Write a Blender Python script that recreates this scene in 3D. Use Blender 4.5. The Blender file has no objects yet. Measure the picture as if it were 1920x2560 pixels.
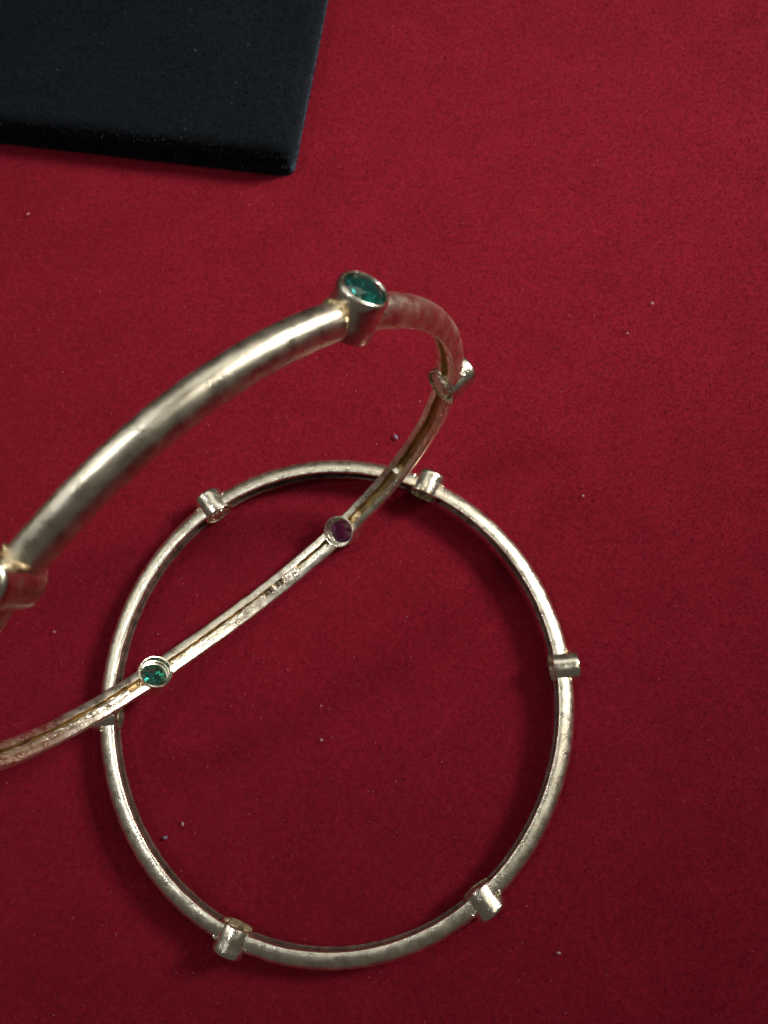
import bpy, bmesh, math, random
import numpy as np
from mathutils import Vector, Matrix, noise

# ------------------------------------------------------------------ scene, camera, light
# 1 Blender unit = 1 cm; all the shape numbers below are millimetres and pass through MM
MM = 0.1
scene = bpy.context.scene
COL = scene.collection
scene.render.engine = 'CYCLES'
scene.render.resolution_x, scene.render.resolution_y = 768, 1024
scene.view_settings.view_transform = 'Standard'
scene.view_settings.look = 'None'
scene.view_settings.exposure = 0.0
scene.view_settings.gamma = 1.0

C = np.array([[0.99989, 0., -0.01467], [-0.00403, -0.96149, -0.27482], [-0.0141, 0.27484, -0.96139]])
CAM = np.array([7.49019, -5.01103, 101.59518])
cam_data = bpy.data.cameras.new('camera')
cam = bpy.data.objects.new('camera', cam_data); COL.objects.link(cam)
cam_data.sensor_fit = 'HORIZONTAL'; cam_data.sensor_width = 36.0
cam_data.lens = 36.0 * 1949.68 / 1920.0
cam_data.clip_start = 0.05; cam_data.clip_end = 500
mw = Matrix.Identity(4)
for i in range(3):
    mw[i][0] = C[0][i]; mw[i][1] = -C[1][i]; mw[i][2] = -C[2][i]; mw[i][3] = CAM[i] * MM
cam.matrix_world = mw
cam_data.dof.use_dof = True
cam_data.dof.focus_distance = 8.0
cam_data.dof.aperture_fstop = 0.68
scene.camera = cam

world = bpy.data.worlds.new('World'); scene.world = world; world.use_nodes = True
wn = world.node_tree.nodes['Background']
wn.inputs[0].default_value = (0.88, 0.80, 0.70, 1); wn.inputs[1].default_value = 0.07

def area(name, loc, target, size, power, color, size_y=None, spread=180):
    l = bpy.data.lights.new(name, 'AREA'); l.energy = power; l.color = color
    l.shape = 'RECTANGLE' if size_y else 'SQUARE'; l.size = size
    if size_y: l.size_y = size_y
    l.spread = math.radians(spread)
    o = bpy.data.objects.new(name, l); COL.objects.link(o); o.location = loc
    d = Vector(target) - Vector(loc)
    o.rotation_euler = d.to_track_quat('-Z', 'Y').to_euler()
    return o
# display-case lamp, right of the rings (throws the firm shadows to the left)
area('case_lamp', (33, 17, 27), (0.8, 7.6, 0), 12, 1640, (1.0, 0.97, 0.91), None, 34)
# second, weaker lamp overhead on the left (the faint shadow loop right of the rings)
area('left_lamp', (-20, 1, 47), (1, 7, 0), 3.2, 520, (0.94, 0.97, 1.0), None, 60)
# the shop's wide, dim luminous ceiling, above and behind the table, and a window-like panel at the left
area('ceiling_light', (4, 40, 60), (2, 4, 0), 62, 5200, (1.0, 0.99, 0.91), 30)
area('ceiling_light_right', (32, -2, 56), (1, 2, 0), 30, 3000, (1.0, 0.98, 0.88), 26)
area('wall_light_left', (-46, 18, 40), (1, 2, 0), 30, 3400, (0.97, 0.98, 0.92), 26)

# ------------------------------------------------------------------ materials
def mat(name):
    m = bpy.data.materials.new(name); m.use_nodes = True
    n = m.node_tree.nodes; l = m.node_tree.links
    return m, n, l, n['Principled BSDF']
def node(n, t, **k):
    x = n.new(t)
    for a, b in k.items(): setattr(x, a, b)
    return x
def ramp(n, stops):
    r = n.new('ShaderNodeValToRGB'); e = r.color_ramp.elements
    while len(e) < len(stops): e.new(0.5)
    for i, (p, c) in enumerate(stops): e[i].position = p; e[i].color = (c[0], c[1], c[2], 1)
    return r

def velvet_mat(name, dark, mid, light, sheen, sheen_w, speck):
    m, n, l, b = mat(name)
    tc = node(n, 'ShaderNodeTexCoord')
    big = node(n, 'ShaderNodeTexNoise'); big.inputs['Scale'].default_value = 1.1; big.inputs['Detail'].default_value = 4
    med = node(n, 'ShaderNodeTexNoise'); med.inputs['Scale'].default_value = 14; med.inputs['Detail'].default_value = 6; med.inputs['Roughness'].default_value = 0.7
    for q in (big, med): l.new(tc.outputs['Object'], q.inputs['Vector'])
    mx = node(n, 'ShaderNodeMath', operation='MULTIPLY_ADD'); l.new(big.outputs['Fac'], mx.inputs[0]); mx.inputs[1].default_value = 0.25
    sc = node(n, 'ShaderNodeMath', operation='MULTIPLY'); l.new(med.outputs['Fac'], sc.inputs[0]); sc.inputs[1].default_value = 0.75
    l.new(sc.outputs[0], mx.inputs[2])
    r = ramp(n, [(0.36, dark), (0.5, mid), (0.66, light)]); l.new(mx.outputs[0], r.inputs[0])
    l.new(r.outputs[0], b.inputs['Base Color'])
    b.inputs['Roughness'].default_value = 0.95; b.inputs['Specular IOR Level'].default_value = 0.1
    b.inputs['Sheen Weight'].default_value = sheen_w; b.inputs['Sheen Roughness'].default_value = 0.4
    b.inputs['Sheen Tint'].default_value = (*sheen, 1)
    f = node(n, 'ShaderNodeTexNoise'); f.inputs['Scale'].default_value = 60; f.inputs['Detail'].default_value = 4
    l.new(tc.outputs['Object'], f.inputs['Vector'])
    bp = node(n, 'ShaderNodeBump'); bp.inputs['Strength'].default_value = 0.12; bp.inputs['Distance'].default_value = 0.01
    l.new(f.outputs['Fac'], bp.inputs['Height']); l.new(bp.outputs[0], b.inputs['Normal'])
    return m
def nap_mat(name, stops, sheen):
    m, n, l, b = mat(name)
    g = node(n, 'ShaderNodeNewGeometry')
    r = ramp(n, stops); l.new(g.outputs['Random Per Island'], r.inputs[0])
    l.new(r.outputs[0], b.inputs['Base Color'])
    b.inputs['Roughness'].default_value = 0.8; b.inputs['Specular IOR Level'].default_value = 0.15
    b.inputs['Sheen Weight'].default_value = 0.08; b.inputs['Sheen Tint'].default_value = (*sheen, 1)
    return m
M_RED = velvet_mat('red_velvet', (0.118, 0.003, 0.0095), (0.150, 0.0040, 0.0112), (0.19, 0.0065, 0.018), (0.9, 0.15, 0.2), 0.05, 0)
M_REDNAP = nap_mat('red_nap', [(0.0, (0.115, 0.0026, 0.0092)), (0.6, (0.155, 0.0040, 0.0112)), (0.96, (0.20, 0.008, 0.021)), (1.0, (0.32, 0.05, 0.07))], (0.9, 0.3, 0.35))
M_BLK = velvet_mat('black_velvet', (0.0010, 0.0016, 0.0022), (0.0020, 0.0032, 0.0044), (0.004, 0.006, 0.009), (0.25, 0.4, 0.6), 0.08, 0)
M_BLKNAP = nap_mat('black_nap', [(0.0, (0.001, 0.0015, 0.002)), (0.8, (0.0045, 0.007, 0.011)), (0.97, (0.012, 0.017, 0.025)), (1.0, (0.04, 0.05, 0.065))], (0.3, 0.4, 0.5))

def metal(name, base, dark, rough=(0.25, 0.38), tarn=(0.48, 0.74), bump=0.26, fine=28, met=1.0):
    m, n, l, b = mat(name)
    tc = node(n, 'ShaderNodeTexCoord')
    a = node(n, 'ShaderNodeTexNoise'); a.inputs['Scale'].default_value = 5.5; a.inputs['Detail'].default_value = 7; a.inputs['Roughness'].default_value = 0.62
    l.new(tc.outputs['Object'], a.inputs['Vector'])
    r = ramp(n, [(tarn[0], base), (tarn[1], dark)]); l.new(a.outputs['Fac'], r.inputs[0])
    l.new(r.outputs[0], b.inputs['Base Color'])
    b.inputs['Metallic'].default_value = met
    c = node(n, 'ShaderNodeTexNoise'); c.inputs['Scale'].default_value = 9; c.inputs['Detail'].default_value = 5
    l.new(tc.outputs['Object'], c.inputs['Vector'])
    mr = node(n, 'ShaderNodeMapRange'); mr.inputs[1].default_value = 0.35; mr.inputs[2].default_value = 0.65
    mr.inputs[3].default_value = rough[0]; mr.inputs[4].default_value = rough[1]
    l.new(c.outputs['Fac'], mr.inputs[0]); l.new(mr.outputs[0], b.inputs['Roughness'])
    f = node(n, 'ShaderNodeTexNoise'); f.inputs['Scale'].default_value = fine; f.inputs['Detail'].default_value = 6; f.inputs['Roughness'].default_value = 0.6
    l.new(tc.outputs['Object'], f.inputs['Vector'])
    v = node(n, 'ShaderNodeTexVoronoi'); v.inputs['Scale'].default_value = 22; v.feature = 'SMOOTH_F1'
    l.new(tc.outputs['Object'], v.inputs['Vector'])
    ad = node(n, 'ShaderNodeMath', operation='MULTIPLY_ADD'); l.new(v.outputs['Distance'], ad.inputs[0]); ad.inputs[1].default_value = 0.35
    l.new(f.outputs['Fac'], ad.inputs[2])
    gr = node(n, 'ShaderNodeTexNoise'); gr.inputs['Scale'].default_value = 120; gr.inputs['Detail'].default_value = 3
    l.new(tc.outputs['Object'], gr.inputs['Vector'])
    pit = node(n, 'ShaderNodeMapRange'); pit.inputs[1].default_value = 0.60; pit.inputs[2].default_value = 0.72; pit.inputs[4].default_value = 0.45
    l.new(gr.outputs['Fac'], pit.inputs[0])
    ad2 = node(n, 'ShaderNodeMath', operation='ADD'); l.new(ad.outputs[0], ad2.inputs[0]); l.new(pit.outputs[0], ad2.inputs[1])
    bp = node(n, 'ShaderNodeBump'); bp.inputs['Strength'].default_value = bump; bp.inputs['Distance'].default_value = 0.012
    l.new(ad2.outputs[0], bp.inputs['Height']); l.new(bp.outputs[0], b.inputs['Normal'])
    return m
M_SILVER = metal('worn_silver_gilt', (0.90, 0.82, 0.65), (0.60, 0.51, 0.38))
M_RIM = metal('filed_inner_rim', (0.90, 0.81, 0.66), (0.60, 0.49, 0.37), (0.22, 0.38), (0.5, 0.72), 0.22, 35)
M_GILT = metal('gilt_channel', (0.66, 0.48, 0.22), (0.34, 0.22, 0.10), (0.35, 0.5), (0.45, 0.65), 0.5, 30)
M_BEZEL = metal('bezel_silver', (0.92, 0.84, 0.68), (0.55, 0.46, 0.34), (0.14, 0.30), (0.56, 0.76), 0.18, 20)
M_BROWN = metal('tarnished_channel', (0.13, 0.075, 0.058), (0.07, 0.04, 0.03), (0.45, 0.6), (0.45, 0.65), 0.4, 30, 0.7)
M_OXIDE = metal('dark_oxide', (0.16, 0.13, 0.11), (0.08, 0.06, 0.05), (0.45, 0.6), (0.45, 0.65), 0.3, 30, 0.5)
M_SOLDER = metal('golden_solder', (0.85, 0.66, 0.38), (0.45, 0.30, 0.16), (0.25, 0.45), (0.5, 0.7), 0.7, 40)
M_CRUMB = metal('crumbly_solder', (0.83, 0.79, 0.62), (0.50, 0.45, 0.32), (0.32, 0.48), (0.5, 0.7), 0.25, 18)

def gem_mat(name, col, ior, trans=0.9):
    m, n, l, b = mat(name)
    b.inputs['Base Color'].default_value = (*col, 1); b.inputs['Roughness'].default_value = 0.02
    b.inputs['IOR'].default_value = ior; b.inputs['Transmission Weight'].default_value = trans
    b.inputs['Specular IOR Level'].default_value = 0.8
    return m
M_GREEN = gem_mat('green_gem', (0.012, 0.27, 0.22), 1.85)
M_PURPLE = gem_mat('purple_gem', (0.46, 0.10, 0.50), 1.7)
M_PALE = gem_mat('pale_gem', (0.85, 0.80, 0.68), 1.7)
GEM = {'green': M_GREEN, 'purple': M_PURPLE, 'pale': M_PALE}

def plain(name, col, rough=0.9):
    m, n, l, b = mat(name)
    b.inputs['Base Color'].default_value = (*col, 1); b.inputs['Roughness'].default_value = rough
    return m
M_LINT = plain('white_lint', (0.36, 0.24, 0.26)); M_BLUELINT = plain('blue_grey_lint', (0.16, 0.12, 0.2))
M_GREYDUST = plain('grey_dust', (0.035, 0.045, 0.055))
M_FUZZ = plain('red_fuzz', (0.30, 0.045, 0.065))
M_DUST = plain('pink_dust', (0.40, 0.12, 0.15))

# ------------------------------------------------------------------ helpers
def link(name, me, mats, parent=None, loc=None, mtx=None):
    o = bpy.data.objects.new(name, me); COL.objects.link(o)
    for m in mats:
        if m.name not in [x.name for x in me.materials if x]: me.materials.append(m)
    if parent: o.parent = parent
    if mtx is not None: o.matrix_local = mtx
    elif loc is not None: o.location = loc
    return o
def mesh_np(name, V, F, mi=None, smooth=True):
    me = bpy.data.meshes.new(name); me.from_pydata([tuple(v) for v in V], [], F)
    if mi is not None: me.polygons.foreach_set('material_index', mi)
    if smooth: me.polygons.foreach_set('use_smooth', [True] * len(me.polygons))
    me.update(); return me
def tag(o, label, cat=None, group=None, kind=None):
    if label: o['label'] = label
    if cat: o['category'] = cat
    if group: o['group'] = group
    if kind: o['kind'] = kind
def nz(p, s, seed=0.0):
    return noise.noise(Vector((p[0] * s + seed, p[1] * s - seed * 1.7, p[2] * s + seed * .6)))

# ------------------------------------------------------------------ velvet cloth
def cloth():
    bm = bmesh.new()
    n = 90; S = 40.0
    vs = [[None] * (n + 1) for _ in range(n + 1)]
    for i in range(n + 1):
        for j in range(n + 1):
            x = -S + 2 * S * i / n; y = -S + 4 + 2 * S * j / n
            z = 0.06 * nz((x, y, 0), 0.2) * min(1.0, max(0.0, max(abs(x) - 12, abs(y - 4) - 14)) / 6)
            vs[i][j] = bm.verts.new((x, y, z - 0.0088))
    for i in range(n):
        for j in range(n): bm.faces.new((vs[i][j], vs[i + 1][j], vs[i + 1][j + 1], vs[i][j + 1]))
    me = bpy.data.meshes.new('velvet_cloth'); bm.to_mesh(me); bm.free()
    me.polygons.foreach_set('use_smooth', [True] * len(me.polygons))
    o = link('velvet_cloth', me, [M_RED]); tag(o, 'deep red velvet cloth that everything lies on', None, None, 'structure')
    return o
CLOTH = cloth()

def tuft(name, P, Nrm, length, width, lean, rng, m, parent):
    """many short single-triangle fibres at points P with normals Nrm"""
    n = len(P)
    a = rng.uniform(0, 2 * np.pi, n)
    side = np.stack([np.cos(a), np.sin(a), np.zeros(n)], 1)
    side -= (side * Nrm).sum(1)[:, None] * Nrm
    side /= np.linalg.norm(side, axis=1)[:, None] + 1e-9
    b = rng.uniform(0, 2 * np.pi, n); r = rng.uniform(0, lean, n)
    tip = Nrm + np.stack([np.cos(b) * r, np.sin(b) * r, np.zeros(n)], 1)
    tip /= np.linalg.norm(tip, axis=1)[:, None]
    L = length * rng.uniform(0.55, 1.15, n)
    w = width * rng.uniform(0.6, 1.4, n)
    V = np.empty((n, 3, 3)); V[:, 0] = P - side * w[:, None] / 2; V[:, 1] = P + side * w[:, None] / 2; V[:, 2] = P + tip * L[:, None]
    me = bpy.data.meshes.new(name)
    me.vertices.add(3 * n); me.loops.add(3 * n); me.polygons.add(n)
    me.vertices.foreach_set('co', V.reshape(-1).astype(np.float32))
    me.loops.foreach_set('vertex_index', np.arange(3 * n, dtype=np.int32))
    me.polygons.foreach_set('loop_start', np.arange(0, 3 * n, 3, dtype=np.int32))
    me.update(calc_edges=True); me.validate()
    o = link(name, me, [m], parent); tag(o, None, None, None, 'stuff')
    return o
rng = np.random.default_rng(5)
# nap of the cloth: dense where the camera looks
N1 = 900000
xy = np.stack([rng.uniform(-6.6, 7.6, N1), rng.uniform(-4.4, 12.6, N1)], 1)
xy = xy[(np.abs(xy[:, 0] - 0.6) < 4.9 + 0.13 * (xy[:, 1] + 4.2))]
P = np.concatenate([xy, np.full((len(xy), 1), -0.012)], 1)
tuft('velvet_nap', P, np.tile([0, 0, 1.0], (len(P), 1)), 0.022, 0.0100, 1.3, rng, M_REDNAP, CLOTH)
k = rng.choice(len(P), 5000)
tuft('velvet_fuzz', P[k] + np.array([0, 0, .015]), np.tile([0, 0, 1.0], (5000, 1)), 0.05, 0.0040, 3.5, rng, M_FUZZ, CLOTH)

# ------------------------------------------------------------------ black velvet board
def board():
    h = 0.56
    A = np.array([-0.80, 7.80]); ang = math.radians(171.6)
    u = np.array([math.cos(ang), math.sin(ang)]); v = np.array([math.cos(math.radians(82.4)), math.sin(math.radians(82.4))])
    bm = bmesh.new()
    pts = [A, A + u * 12, A + u * 12 + v * 13, A + v * 13]
    lo = [bm.verts.new((p[0], p[1], 0.0)) for p in pts]; hi = [bm.verts.new((p[0], p[1], h)) for p in pts]
    bm.faces.new(lo); bm.faces.new(hi[::-1])
    for i in range(4): bm.faces.new((lo[i], hi[i], hi[(i + 1) % 4], lo[(i + 1) % 4]))
    bmesh.ops.recalc_face_normals(bm, faces=bm.faces)
    bmesh.ops.bevel(bm, geom=[e for e in bm.edges if abs((e.verts[0].co - e.verts[1].co).z) > .1], offset=0.17, segments=5, profile=0.5, affect='EDGES')
    top = [e for e in bm.edges if min(e.verts[0].co.z, e.verts[1].co.z) > h - .01]
    bmesh.ops.bevel(bm, geom=top, offset=0.15, segments=4, profile=0.5, affect='EDGES')
    bmesh.ops.triangulate(bm, faces=bm.faces)
    bmesh.ops.recalc_face_normals(bm, faces=bm.faces)
    org = Vector((A[0], A[1], 0))
    # sample nap on the surface
    tris = [(np.array([list(q.co) for q in f.verts]), np.array(list(f.normal)), f.calc_area()) for f in bm.faces if f.calc_center_median().z > 0.02]
    for q in bm.verts: q.co -= org
    me = bpy.data.meshes.new('display_board'); bm.to_mesh(me); bm.free()
    me.polygons.foreach_set('use_smooth', [True] * len(me.polygons))
    o = link('display_board', me, [M_BLK], None, org)
    tag(o, 'black velvet covered display board with a rounded corner, lying flat on the red velvet', 'display board')
    ar = np.array([t[2] for t in tris]); N = 90000
    pick = rng.choice(len(tris), N, p=ar / ar.sum())
    T = np.array([t[0] for t in tris])[pick]; NN = np.array([t[1] for t in tris])[pick]
    r1 = np.sqrt(rng.uniform(0, 1, N)); r2 = rng.uniform(0, 1, N)
    P = T[:, 0] * (1 - r1)[:, None] + T[:, 1] * (r1 * (1 - r2))[:, None] + T[:, 2] * (r1 * r2)[:, None] - np.array(org)
    tuft('velvet_nap', P, NN, 0.055, 0.011, 1.1, rng, M_BLKNAP, o)
    N = 420; k = rng.choice(len(P), N)
    k = k[(rng.uniform(0, 1, N) < np.exp(-np.abs(P[k, 0]) / 3.5) + .25)]
    tuft('dust_specks', P[k] + NN[k] * .02, NN[k], 0.05, 0.016, 2.5, rng, M_GREYDUST, o)
board()

# ------------------------------------------------------------------ bangles
W_, RI, RO, TIN, TOUT = 2.77, 27.88, 30.0, 27.62, 31.15
class Ring:
    def __init__(s, M, T, e, ws, st, seed):
        s.M = np.array(M); s.T = np.array(T); s.e = e; s.ws = ws; s.st = [math.radians(a) for a in st]; s.seed = seed; s.rt = 1.98 if seed < 10 else 2.0
        s.base = np.array([s.T[0], s.T[1], 0.0])
    def P(s, t, r, z):
        e = s.e
        rr = r + e[0] * math.cos(2 * t) + e[1] * math.sin(2 * t) + e[2] * math.cos(3 * t) + e[3] * math.sin(3 * t)
        zz = z + e[4] * math.cos(2 * t) + e[5] * math.sin(2 * t) + e[6] * math.cos(3 * t) + e[7] * math.sin(3 * t)
        q = s.M @ np.array([rr * math.cos(t), rr * math.sin(t), zz]) + s.T - s.base
        return q * MM
    def frame(s, t, r=0.0, z=0.0, d=0.0):
        """local frame: x radial outward, y tangential, z axial; origin at (r, z), d mm along"""
        t2 = t + d / 29.0
        o = s.P(t2, r, z); x = s.P(t2, r + 1, z) - o; x /= np.linalg.norm(x)
        y = s.P(t2 + 0.01, max(r, 28), z) - s.P(t2 - 0.01, max(r, 28), z); y -= x * (x @ y); y /= np.linalg.norm(y)
        zz = np.cross(x, y)
        m = Matrix.Identity(4)
        for i in range(3): m[i][0], m[i][1], m[i][2], m[i][3] = x[i], y[i], zz[i], o[i]
        return m

RT = 1.80   # bezel radius
def profile(w, c):
    """(r, z) outer path and inner (channel) path, same count"""
    out = [(RI, -w / 2 + .16), (RI + .07, -w / 2 + .04), (RI + .15, -w / 2)]
    for k in range(1, 16):
        a = -math.pi / 2 + math.pi * k / 16
        ca, sa = math.cos(a), math.sin(a)
        out.append((RI + .16 + (RO - RI - .16) * abs(ca) ** .84, w / 2 * math.copysign(abs(sa) ** .93, sa)))
    out += [(RI + .15, w / 2), (RI + .07, w / 2 - .04), (RI, w / 2 - .16)]
    K = len(out); dpt = 0.85
    path = [(RI, -c), (RI + .06, -c + .05), (RI + .5, -c + .07), (RI + dpt - .15, -c * .85), (RI + dpt, -c * .6), (RI + dpt, c * .6), (RI + dpt - .15, c * .85), (RI + .5, c - .07), (RI + .06, c - .05), (RI, c)]
    # resample the channel path to K points
    P = np.array(path); d = np.r_[0, np.cumsum(np.linalg.norm(np.diff(P, axis=0), axis=1))]
    ts = np.linspace(0, d[-1], K); inn = list(zip(np.interp(ts, d, P[:, 0]), np.interp(ts, d, P[:, 1])))
    return out, inn
def band(ring, a0, a1, c, seed, gilt=None):
    w = W_ * ring.ws
    out, inn = profile(w, c)
    K = len(out); prof = out + inn[::-1]; L = len(prof)
    steps = int(abs(a1 - a0) * 29 / 0.16)
    V = []; F = []; MI = []
    for i in range(steps + 1):
        u = i / steps
        for k, (r, z) in enumerate(prof):
            cope = math.sqrt(max(ring.rt ** 2 - z * z, 0.3)) - 0.10
            if r < RI + .3: cope = max(cope, 1.35)
            ta = a0 + math.copysign(cope / 29.0, a1 - a0); tb = a1 - math.copysign(cope / 29.0, a1 - a0)
            # cluster steps towards the ends is not needed: the cope is resolved by the shear of the rows
            t = ta + (tb - ta) * u
            s = t * 29
            edge = 1.0 if r < RI + .4 else 0.35
            q = (s, r, z)
            dr = 0.022 * nz((s, k * .05, 0), .28, seed) + 0.007 * nz(q, 1.5, seed + 9)
            dz = 0.07 * edge * nz((s, z, 3), .6, seed + 4) + 0.008 * edge * nz((s, z, 1), 2.2, seed + 2)
            if k >= K:      # ragged channel lips
                dz += 0.07 * nz((s, 2 if z > 0 else -2, 5), 1.1, seed + 3) + 0.03 * nz((s, 2 if z > 0 else -2, 5), 3.5, seed + 3)
            V.append(ring.P(t, r + dr, z + dz))
    for i in range(steps):
        for k in range(L):
            k2 = (k + 1) % L
            F.append((i * L + k, i * L + k2, (i + 1) * L + k2, (i + 1) * L + k))
            MI.append(0 if k < K - 1 else (1 if k in (K - 1, L - 1) else 2))
    for i in (0, steps):
        for k in range(K - 1):
            F.append((i * L + k, i * L + k + 1, i * L + L - 2 - k, i * L + L - 1 - k)); MI.append(1)
    me = mesh_np('band_section', V, F, MI)
    bm = bmesh.new(); bm.from_mesh(me); bmesh.ops.recalc_face_normals(bm, faces=bm.faces); bm.to_mesh(me); bm.free()
    me.polygons.foreach_set('use_smooth', [True] * len(me.polygons))
    me.set_sharp_from_angle(angle=math.radians(50))
    return me

def lathe(prof, n, wob=0.0, seed=0):
    V = []; F = []
    for i in range(n):
        a = 2 * math.pi * i / n
        for (x, r) in prof:
            rr = r * (1 + wob * nz((math.cos(a) * 1.3, math.sin(a) * 1.3, x * .6), 1.0, seed))
            xx = x + wob * 1.2 * nz((math.cos(a), math.sin(a), 0), 1.2, seed + 4)
            V.append((xx * MM, rr * math.cos(a) * MM, rr * math.sin(a) * MM))
    L = len(prof)
    for i in range(n):
        j = (i + 1) % n
        for k in range(L): F.append((i * L + k, i * L + (k + 1) % L, j * L + (k + 1) % L, j * L + k))
    return V, F
def bezel_mesh(seed, ra, rb, tout=TOUT):
    T0, T1 = TIN - 29.0, tout - 29.0      # local x = 0 is radius 29
    pr = [(T0, 1.56), (T0 - .02, 1.66), (T0 + .04, 1.77), (T0 + .14, RT), (0, RT - .01), (T1 - .95, RT - .01), (T1 - .75, RT + .01), (T1 - .40, RT + .01),
          (T1 - .18, RT - .02), (T1 - .05, RT - .09), (T1, RT - .18), (T1 - .02, RT - .26), (T1 - .12, RT - .33), (T1 - .26, RT - .30), (T1 - .34, RT - .27), (T1 - .9, RT - .28),
          (0.15, RT - .30), (0.10, RT - .46), (-.15, RT - .47), (-.2, RT - .32), (-.42, RT - .31), (-.46, RT - .38), (-.62, RT - .38), (-.66, RT - .27)]
    pr = [(x, r - RT + ra + (rb - ra) * (x - T0) / (T1 - T0)) for (x, r) in pr]
    V, F = lathe(pr, 56, 0.012, seed)
    me = mesh_np('bezel', V, F)
    bm = bmesh.new(); bm.from_mesh(me); bmesh.ops.recalc_face_normals(bm, faces=bm.faces); bm.to_mesh(me); bm.free()
    me.set_sharp_from_angle(angle=math.radians(40))
    return me
def gem_mesh(rb, tout=TOUT):
    """round brilliant: x is the outward axis"""
    rg = rb - .32; V = []; F = []
    def ringv(n, r, x, off=0.0):
        s = len(V)
        for i in range(n):
            a = 2 * math.pi * (i + off) / n; V.append((x * MM, r * math.cos(a) * MM, r * math.sin(a) * MM))
        return s
    x0 = tout - 29.0 - .28
    t = ringv(8, rg * .55, x0 + .46); m = ringv(8, rg * .78, x0 + .30, .5); g = ringv(16, rg, x0 + .02); g2 = ringv(16, rg, x0 - .04)
    pm = ringv(8, rg * .42, x0 - .74, .5); cu = len(V); V.append(((x0 - 1.22) * MM, 0, 0))
    F.append(tuple(range(t, t + 8)))
    for i in range(8):
        j = (i + 1) % 8
        F.append((t + i, m + i, t + j))                                   # star
        F.append((t + j, m + i, g + (2 * i + 2) % 16, m + j))             # kite
        F.append((m + i, g + 2 * i, g + 2 * i + 1)); F.append((m + i, g + 2 * i + 1, g + (2 * i + 2) % 16))
        F.append((pm + i, g2 + 2 * i + 1, g2 + 2 * i)); F.append((pm + i, g2 + (2 * i + 2) % 16, g2 + 2 * i + 1))
        F.append((cu, pm + i, g2 + (2 * i + 2) % 16, pm + j))
    for i in range(16):
        j = (i + 1) % 16; F.append((g + i, g2 + i, g2 + j, g + j))
    me = mesh_np('gemstone', V, F, None, False)
    bm = bmesh.new(); bm.from_mesh(me); bmesh.ops.triangulate(bm, faces=[f for f in bm.faces if len(f.verts) == 4 and any(v.index == cu or v.index >= m for v in f.verts) and False]); bmesh.ops.recalc_face_normals(bm, faces=bm.faces); bm.to_mesh(me); bm.free()
    return me
def lump_mesh(name, sx, sy, sz, amp, seed, sub=4, freq=2.0):
    bm = bmesh.new(); bmesh.ops.create_icosphere(bm, subdivisions=sub, radius=1.0)
    for v in bm.verts:
        d = 1 + amp * nz(v.co, freq, seed) + amp * .5 * nz(v.co, freq * 2.7, seed + 3)
        v.co = Vector((v.co.x * sx * d * MM, v.co.y * sy * d * MM, v.co.z * sz * d * MM))
    me = bpy.data.meshes.new(name); bm.to_mesh(me); bm.free()
    me.polygons.foreach_set('use_smooth', [True] * len(me.polygons)); return me
def strip_fill(ring, t0, t1, z0, z1, top, seed, amp=.12, step=.12, deep=RI + 1.1):
    """crumbly metal packed in the channel between angles t0..t1 and z0..z1, surface near radius `top`"""
    n = max(6, int(abs(t1 - t0) * 29 / step)); m = 9
    V = []; F = []
    for i in range(n + 1):
        t = t0 + (t1 - t0) * i / n; s = t * 29
        endf = min(1.0, min(i, n - i) / 3.0)
        za = z0 + amp * .9 * nz((s, 0, 0), 1.6, seed) ; zb = z1 + amp * .5 * nz((s, 5, 0), 1.3, seed)
        row = [(deep, za), *[(top + .08 * (2 * abs(j / (m - 1) - .5)) ** 3 + amp * nz((s, j * .35, 0), 1.9, seed + 2) + amp * .25 * nz((s, j * .5, 0), 3.2, seed + 5) + (1 - endf) * .35, za + (zb - za) * j / (m - 1)) for j in range(m)], (deep, zb)]
        for (r, z) in row: V.append(ring.P(t, r, z))
    L = m + 2
    for i in range(n):
        for k in range(L - 1): F.append((i * L + k, i * L + k + 1, (i + 1) * L + k + 1, (i + 1) * L + k))
    F.append(tuple(range(L))); F.append(tuple(n * L + k for k in range(L)))
    me = mesh_np('solder_fill', V, F)
    bm = bmesh.new(); bm.from_mesh(me); bmesh.ops.recalc_face_normals(bm, faces=bm.faces); bm.to_mesh(me); bm.free()
    me.set_sharp_from_angle(angle=math.radians(45))
    return me

BEZ = {3.0: [bezel_mesh(k * 3.3 + 1, 2.00, 1.93, 30.85) for k in range(3)], 41.0: [bezel_mesh(k * 3.3 + 1, 2.08, 1.88) for k in range(3)]}
GEMS = {}
for g in GEM:
    for sd, rb in ((3.0, 1.93), (41.0, 1.88)):
        GEMS[g, sd] = gem_mesh(rb, 30.85 if sd < 10 else TOUT); GEMS[g, sd].materials.append(GEM[g])

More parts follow.
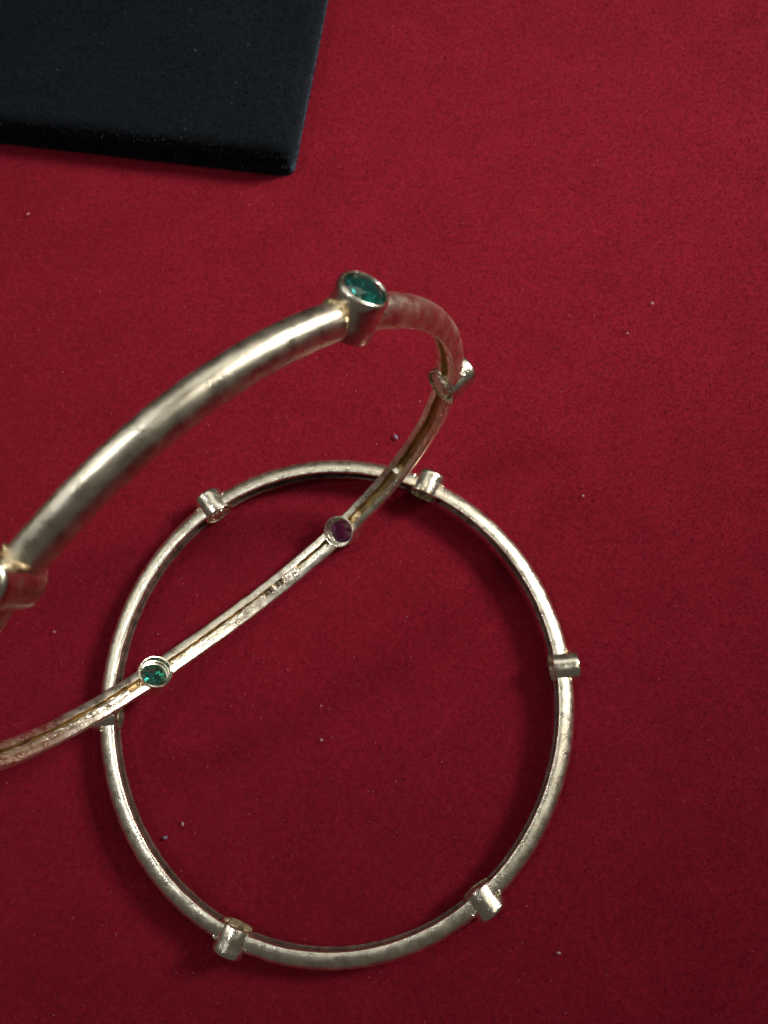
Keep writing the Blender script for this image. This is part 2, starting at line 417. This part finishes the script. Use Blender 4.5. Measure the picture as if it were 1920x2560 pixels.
def bangle(ring, gems, label, chans):
    e = bpy.data.objects.new('bangle', None); COL.objects.link(e); e.empty_display_size = 0.5
    e.location = tuple(ring.base * MM)
    tag(e, label, 'bangle', 'gem-set bangles on the velvet')
    n = len(ring.st); bands = []; bez = []
    for i in range(n):
        a0 = ring.st[i]; a1 = ring.st[(i + 1) % n]
        sgn = 1 if ring.st[1] > ring.st[0] else -1
        while (a1 - a0) * sgn < 0: a1 += sgn * 2 * math.pi
        me = band(ring, a0, a1, chans[i], ring.seed + i * 7.7)
        bands.append((link('band_section', me, [M_SILVER, M_RIM, M_GILT if ring is R2 else M_BROWN], e), a0, a1))
    for i, a in enumerate(ring.st):
        b = link('bezel', BEZ[ring.seed][i % 3], [M_BEZEL], e, None, ring.frame(a, 29.0, 0.0))
        g = link('gemstone', GEMS[gems[i], ring.seed], [], b)
        names = {'green': 'dark green faceted round stone', 'purple': 'purple faceted round stone', 'pale': 'pale clear faceted round stone'}
        g['label'] = names[gems[i]]
        bez.append(b)
        if gems[i] == 'pale':
            link('crumpled_seat', lump_mesh('crumpled_seat', .30, 1.35, 1.35, .55, i * 3.0 + 2, 4, 3.2), [M_CRUMB], b, None, Matrix.Translation(Vector((-1.12 * MM, 0, 0))))
        # solder at the joints, each side of the tube
        for sd in (-1, 1):
            me = lump_mesh('solder_joint', *((.75, .34, 1.22) if ring is R2 else (.6, .30, 1.12)), .30, ring.seed + i * 5 + sd, 4, 2.4)
            link('solder_joint', me, [M_SOLDER if ring is R2 and (i + (sd > 0)) % 3 == 0 else M_BEZEL], b, None, Matrix.Translation(Vector((.35 * MM, sd * (ring.rt - .03) * MM, 0))))
    return e, bands, bez

R1 = Ring([[0.83175, -0.55515, 0], [0.55515, 0.83175, 0], [0, 0, 1]], [0, 0, 2.3],
          [-0.23354, 0.51326, 0.01689, -0.06812, -0.05851, 0.27615, -0.07811, -0.13397], 1.0,
          [90.715, 32.631, -27.225, -86.723, -146.064, -208.6], 3.0)
R2 = Ring([[-0.66556, -0.3574, -0.65521], [-0.56447, -0.33328, 0.75518], [-0.48827, 0.87246, 0.02008]], [-8.57434, 12.20139, 28.87758],
          [0.55117, 0.35126, 0.40156, 0.7394, 0.15518, -0.37341, 0.05546, 0.0153], 0.958,
          [154.960, 213.804, 273.775, 335.378, 394.322, 455.2], 41.0)
b1, bands1, bez1 = bangle(R1, ['pale', 'green', 'purple'] * 2, 'hollow-backed gold-toned silver bangle lying flat on the red velvet, its stones facing sideways', [.96] * 6)
b2, bands2, bez2 = bangle(R2, ['green', 'pale', 'purple', 'green', 'pale', 'purple'], 'bangle standing tilted across the flat one, green stone on top and nearest the camera', [.5, .5, .42, .48, .5, .5])

# --- what fills the channel of the tilted bangle
def fill(bd, ring, f0, f1, z0, z1, top, seed, m, amp=.12, name='solder_fill', label=None):
    o, a0, a1 = bd
    me = strip_fill(ring, a0 + (a1 - a0) * f0, a0 + (a1 - a0) * f1, z0, z1, top, seed, amp * .6)
    f = link(name, me, [m], o)
    if label: f['label'] = label
    return f
fill(bands2[1], R2, .60, .63, -.5, .5, RI - .02, 3, M_CRUMB, .10, 'solder_blob', 'bright bead of solder in the channel')
fill(bands2[1], R2, .88, .93, -.55, .35, RI + .25, 5, M_SOLDER, .10)
s = bands2[2]
fill(s, R2, .075, .25, -.50, .10, RI + .12, 8, M_CRUMB, .10)
fill(s, R2, .24, .335, -.55, .50, RI + .03, 9, M_RIM, .03, 'hallmark_plate', 'smooth stamped plate set in the channel')
fill(s, R2, .336, .364, -.52, .5, RI + .32, 21, M_OXIDE, .03, 'stamp_recess', 'dark square recess of the hallmark')
fill(s, R2, .396, .424, -.45, .25, RI + .35, 22, M_OXIDE, .05, 'stamp_recess')
fill(s, R2, .365, .395, -.55, .5, RI + .05, 10, M_RIM, .04, 'hallmark_plate')
fill(s, R2, .425, .56, -.5, .22, RI + .10, 12, M_RIM, .06, 'hallmark_plate')
fill(s, R2, .55, .93, -.55, .12, RI + .06, 14, M_CRUMB, .13)
s = bands2[3]
fill(s, R2, .12, .92, -.55, .14, RI + .10, 18, M_CRUMB, .16)

def relief(bd, ring, f, z, kind, size):
    """one raised mark of the worn hallmark"""
    o, a0, a1 = bd
    t = a0 + (a1 - a0) * f
    bm = bmesh.new()
    if kind == 'o':
        R0, r0 = size, .045; vs = []
        for i in range(20):
            a = 2 * math.pi * i / 20
            vs.append([bm.verts.new((-(r0 * math.cos(b)) * MM, (R0 + r0 * math.sin(b)) * math.cos(a) * MM, (R0 + r0 * math.sin(b)) * math.sin(a) * 1.15 * MM)) for b in [2 * math.pi * q / 8 for q in range(8)]])
        for i in range(20):
            for q in range(8): bm.faces.new((vs[i][q], vs[i][(q + 1) % 8], vs[(i + 1) % 20][(q + 1) % 8], vs[(i + 1) % 20][q]))
    else:
        bmesh.ops.create_cube(bm, size=1.0)
        for v in bm.verts: v.co = Vector((v.co.x * .09 * MM, v.co.y * .07 * MM, v.co.z * size * MM))
        bmesh.ops.bevel(bm, geom=bm.edges[:], offset=.02 * MM, segments=2, affect='EDGES')
        if kind == '/': bmesh.ops.rotate(bm, verts=bm.verts, cent=(0, 0, 0), matrix=Matrix.Rotation(.6, 3, 'X'))
        if kind == '-': bmesh.ops.rotate(bm, verts=bm.verts, cent=(0, 0, 0), matrix=Matrix.Rotation(1.5, 3, 'X'))
    bmesh.ops.recalc_face_normals(bm, faces=bm.faces)
    me = bpy.data.meshes.new('hallmark_relief'); bm.to_mesh(me); bm.free()
    me.polygons.foreach_set('use_smooth', [True] * len(me.polygons))
    return link('hallmark_relief', me, [M_BEZEL], o, None, ring.frame(t, RI + .02, z))
for f, z, k, sz in [(.295, .08, 'o', .22), (.322, -.18, '|', .3), (.268, .0, '/', .5), (.252, -.05, '|', .4), (.38, 0, '/', .8), (.44, -.02, 'o', .16)]:
    relief(bands2[2], R2, f, z, k, sz)

# ------------------------------------------------------------------ lint and dust on the cloth
def unp(x, y, z=0.35):
    v = np.array([(x - 960) / 1949.68, (y - 1280) / 1949.68, 1.0]) @ C
    return (CAM + (z - CAM[2]) / v[2] * v) * MM
def fleck(px, py, L, w, ang, m, label, seed):
    bm = bmesh.new(); bmesh.ops.create_icosphere(bm, subdivisions=2, radius=1)
    for v in bm.verts:
        d = 1 + .5 * nz(v.co, 1.5, seed)
        bend = .35 * v.co.x ** 2
        v.co = Vector((v.co.x * L * .36 * d, (v.co.y + bend) * w * .42 * d, v.co.z * w * .22 * d)) * MM * .78
    me = bpy.data.meshes.new('lint_fleck'); bm.to_mesh(me); bm.free(); me.polygons.foreach_set('use_smooth', [True] * len(me.polygons))
    p = unp(px, py)
    o = link('lint_fleck', me, [m]); o.location = tuple(p); o.rotation_euler = (0, 0, math.radians(ang))
    tag(o, label, 'lint', 'flecks of lint on the velvet')
FL = [(990, 1093, 1.7, .55, -55, M_BLUELINT, 'grey-blue thread of lint beside the inner edge of the tilted bangle, above the crossing'),
      (1631, 758, .7, .5, 20, M_LINT, 'white fleck of lint alone on the upper right of the velvet'),
      (1569, 833, .5, .4, 40, M_LINT, 'small pinkish fleck just below and left of the white fleck at upper right'),
      (1458, 1240, .65, .45, -20, M_LINT, 'white fleck of lint outside the flat bangle, right of its upper right setting'),
      (804, 1850, .6, .5, 90, M_LINT, 'white speck of lint in the middle of the velvet inside the flat bangle'),
      (457, 2060, .9, .4, 105, M_LINT, 'white upright fleck inside the flat bangle, near its lower left arc'),
      (413, 2094, .9, .6, 10, M_BLUELINT, 'dark blue-grey tuft beside the lower left arc inside the flat bangle'),
      (1397, 2383, .9, .45, -10, M_LINT, 'white fleck of lint at lower right, outside the flat bangle'),
      (70, 535, .9, .6, 30, M_DUST, 'dull pink fleck at the left edge below the black board'),
      (136, 1580, .7, .5, 15, M_DUST, 'pink fleck in the shade under the left end of the tilted bangle'),
      (803, 1765, .55, .4, 60, M_DUST, 'tiny pink fleck just above the white speck inside the flat bangle'),
      (1050, 1003, .4, .35, 60, M_DUST, 'tiny pink speck on the velvet seen through the loop of the tilted bangle')]
for k, f in enumerate(FL): fleck(*f, k * 2.1)
def dust():
    r = random.Random(11); V = []; F = []
    for i in range(950):
        x = r.uniform(-5.5, 7); y = r.uniform(-3.8, 11.5)
        if x < -.4 and y > 7.6: continue
        L = r.choice([.007, .010, .016]) * r.uniform(.6, 1.3); w = .0045 * r.uniform(.6, 1.5); a = r.uniform(0, 6.28)
        z = .022 + r.uniform(0, .012); ca, sa = math.cos(a), math.sin(a); b = len(V)
        for (p, q, h) in [(-1, 0, 0), (0, -1, 0), (1, 0, 0), (0, 1, 0), (0, 0, 1), (0, 0, -1)]:
            V.append((x + ca * p * L - sa * q * w, y + sa * p * L + ca * q * w, z + h * w))
        for f in [(0, 1, 4), (1, 2, 4), (2, 3, 4), (3, 0, 4), (1, 0, 5), (2, 1, 5), (3, 2, 5), (0, 3, 5)]: F.append(tuple(b + q for q in f))
    me = mesh_np('dust_specks', V, F); o = link('dust_specks', me, [M_DUST], CLOTH); tag(o, None, None, None, 'stuff')
dust()
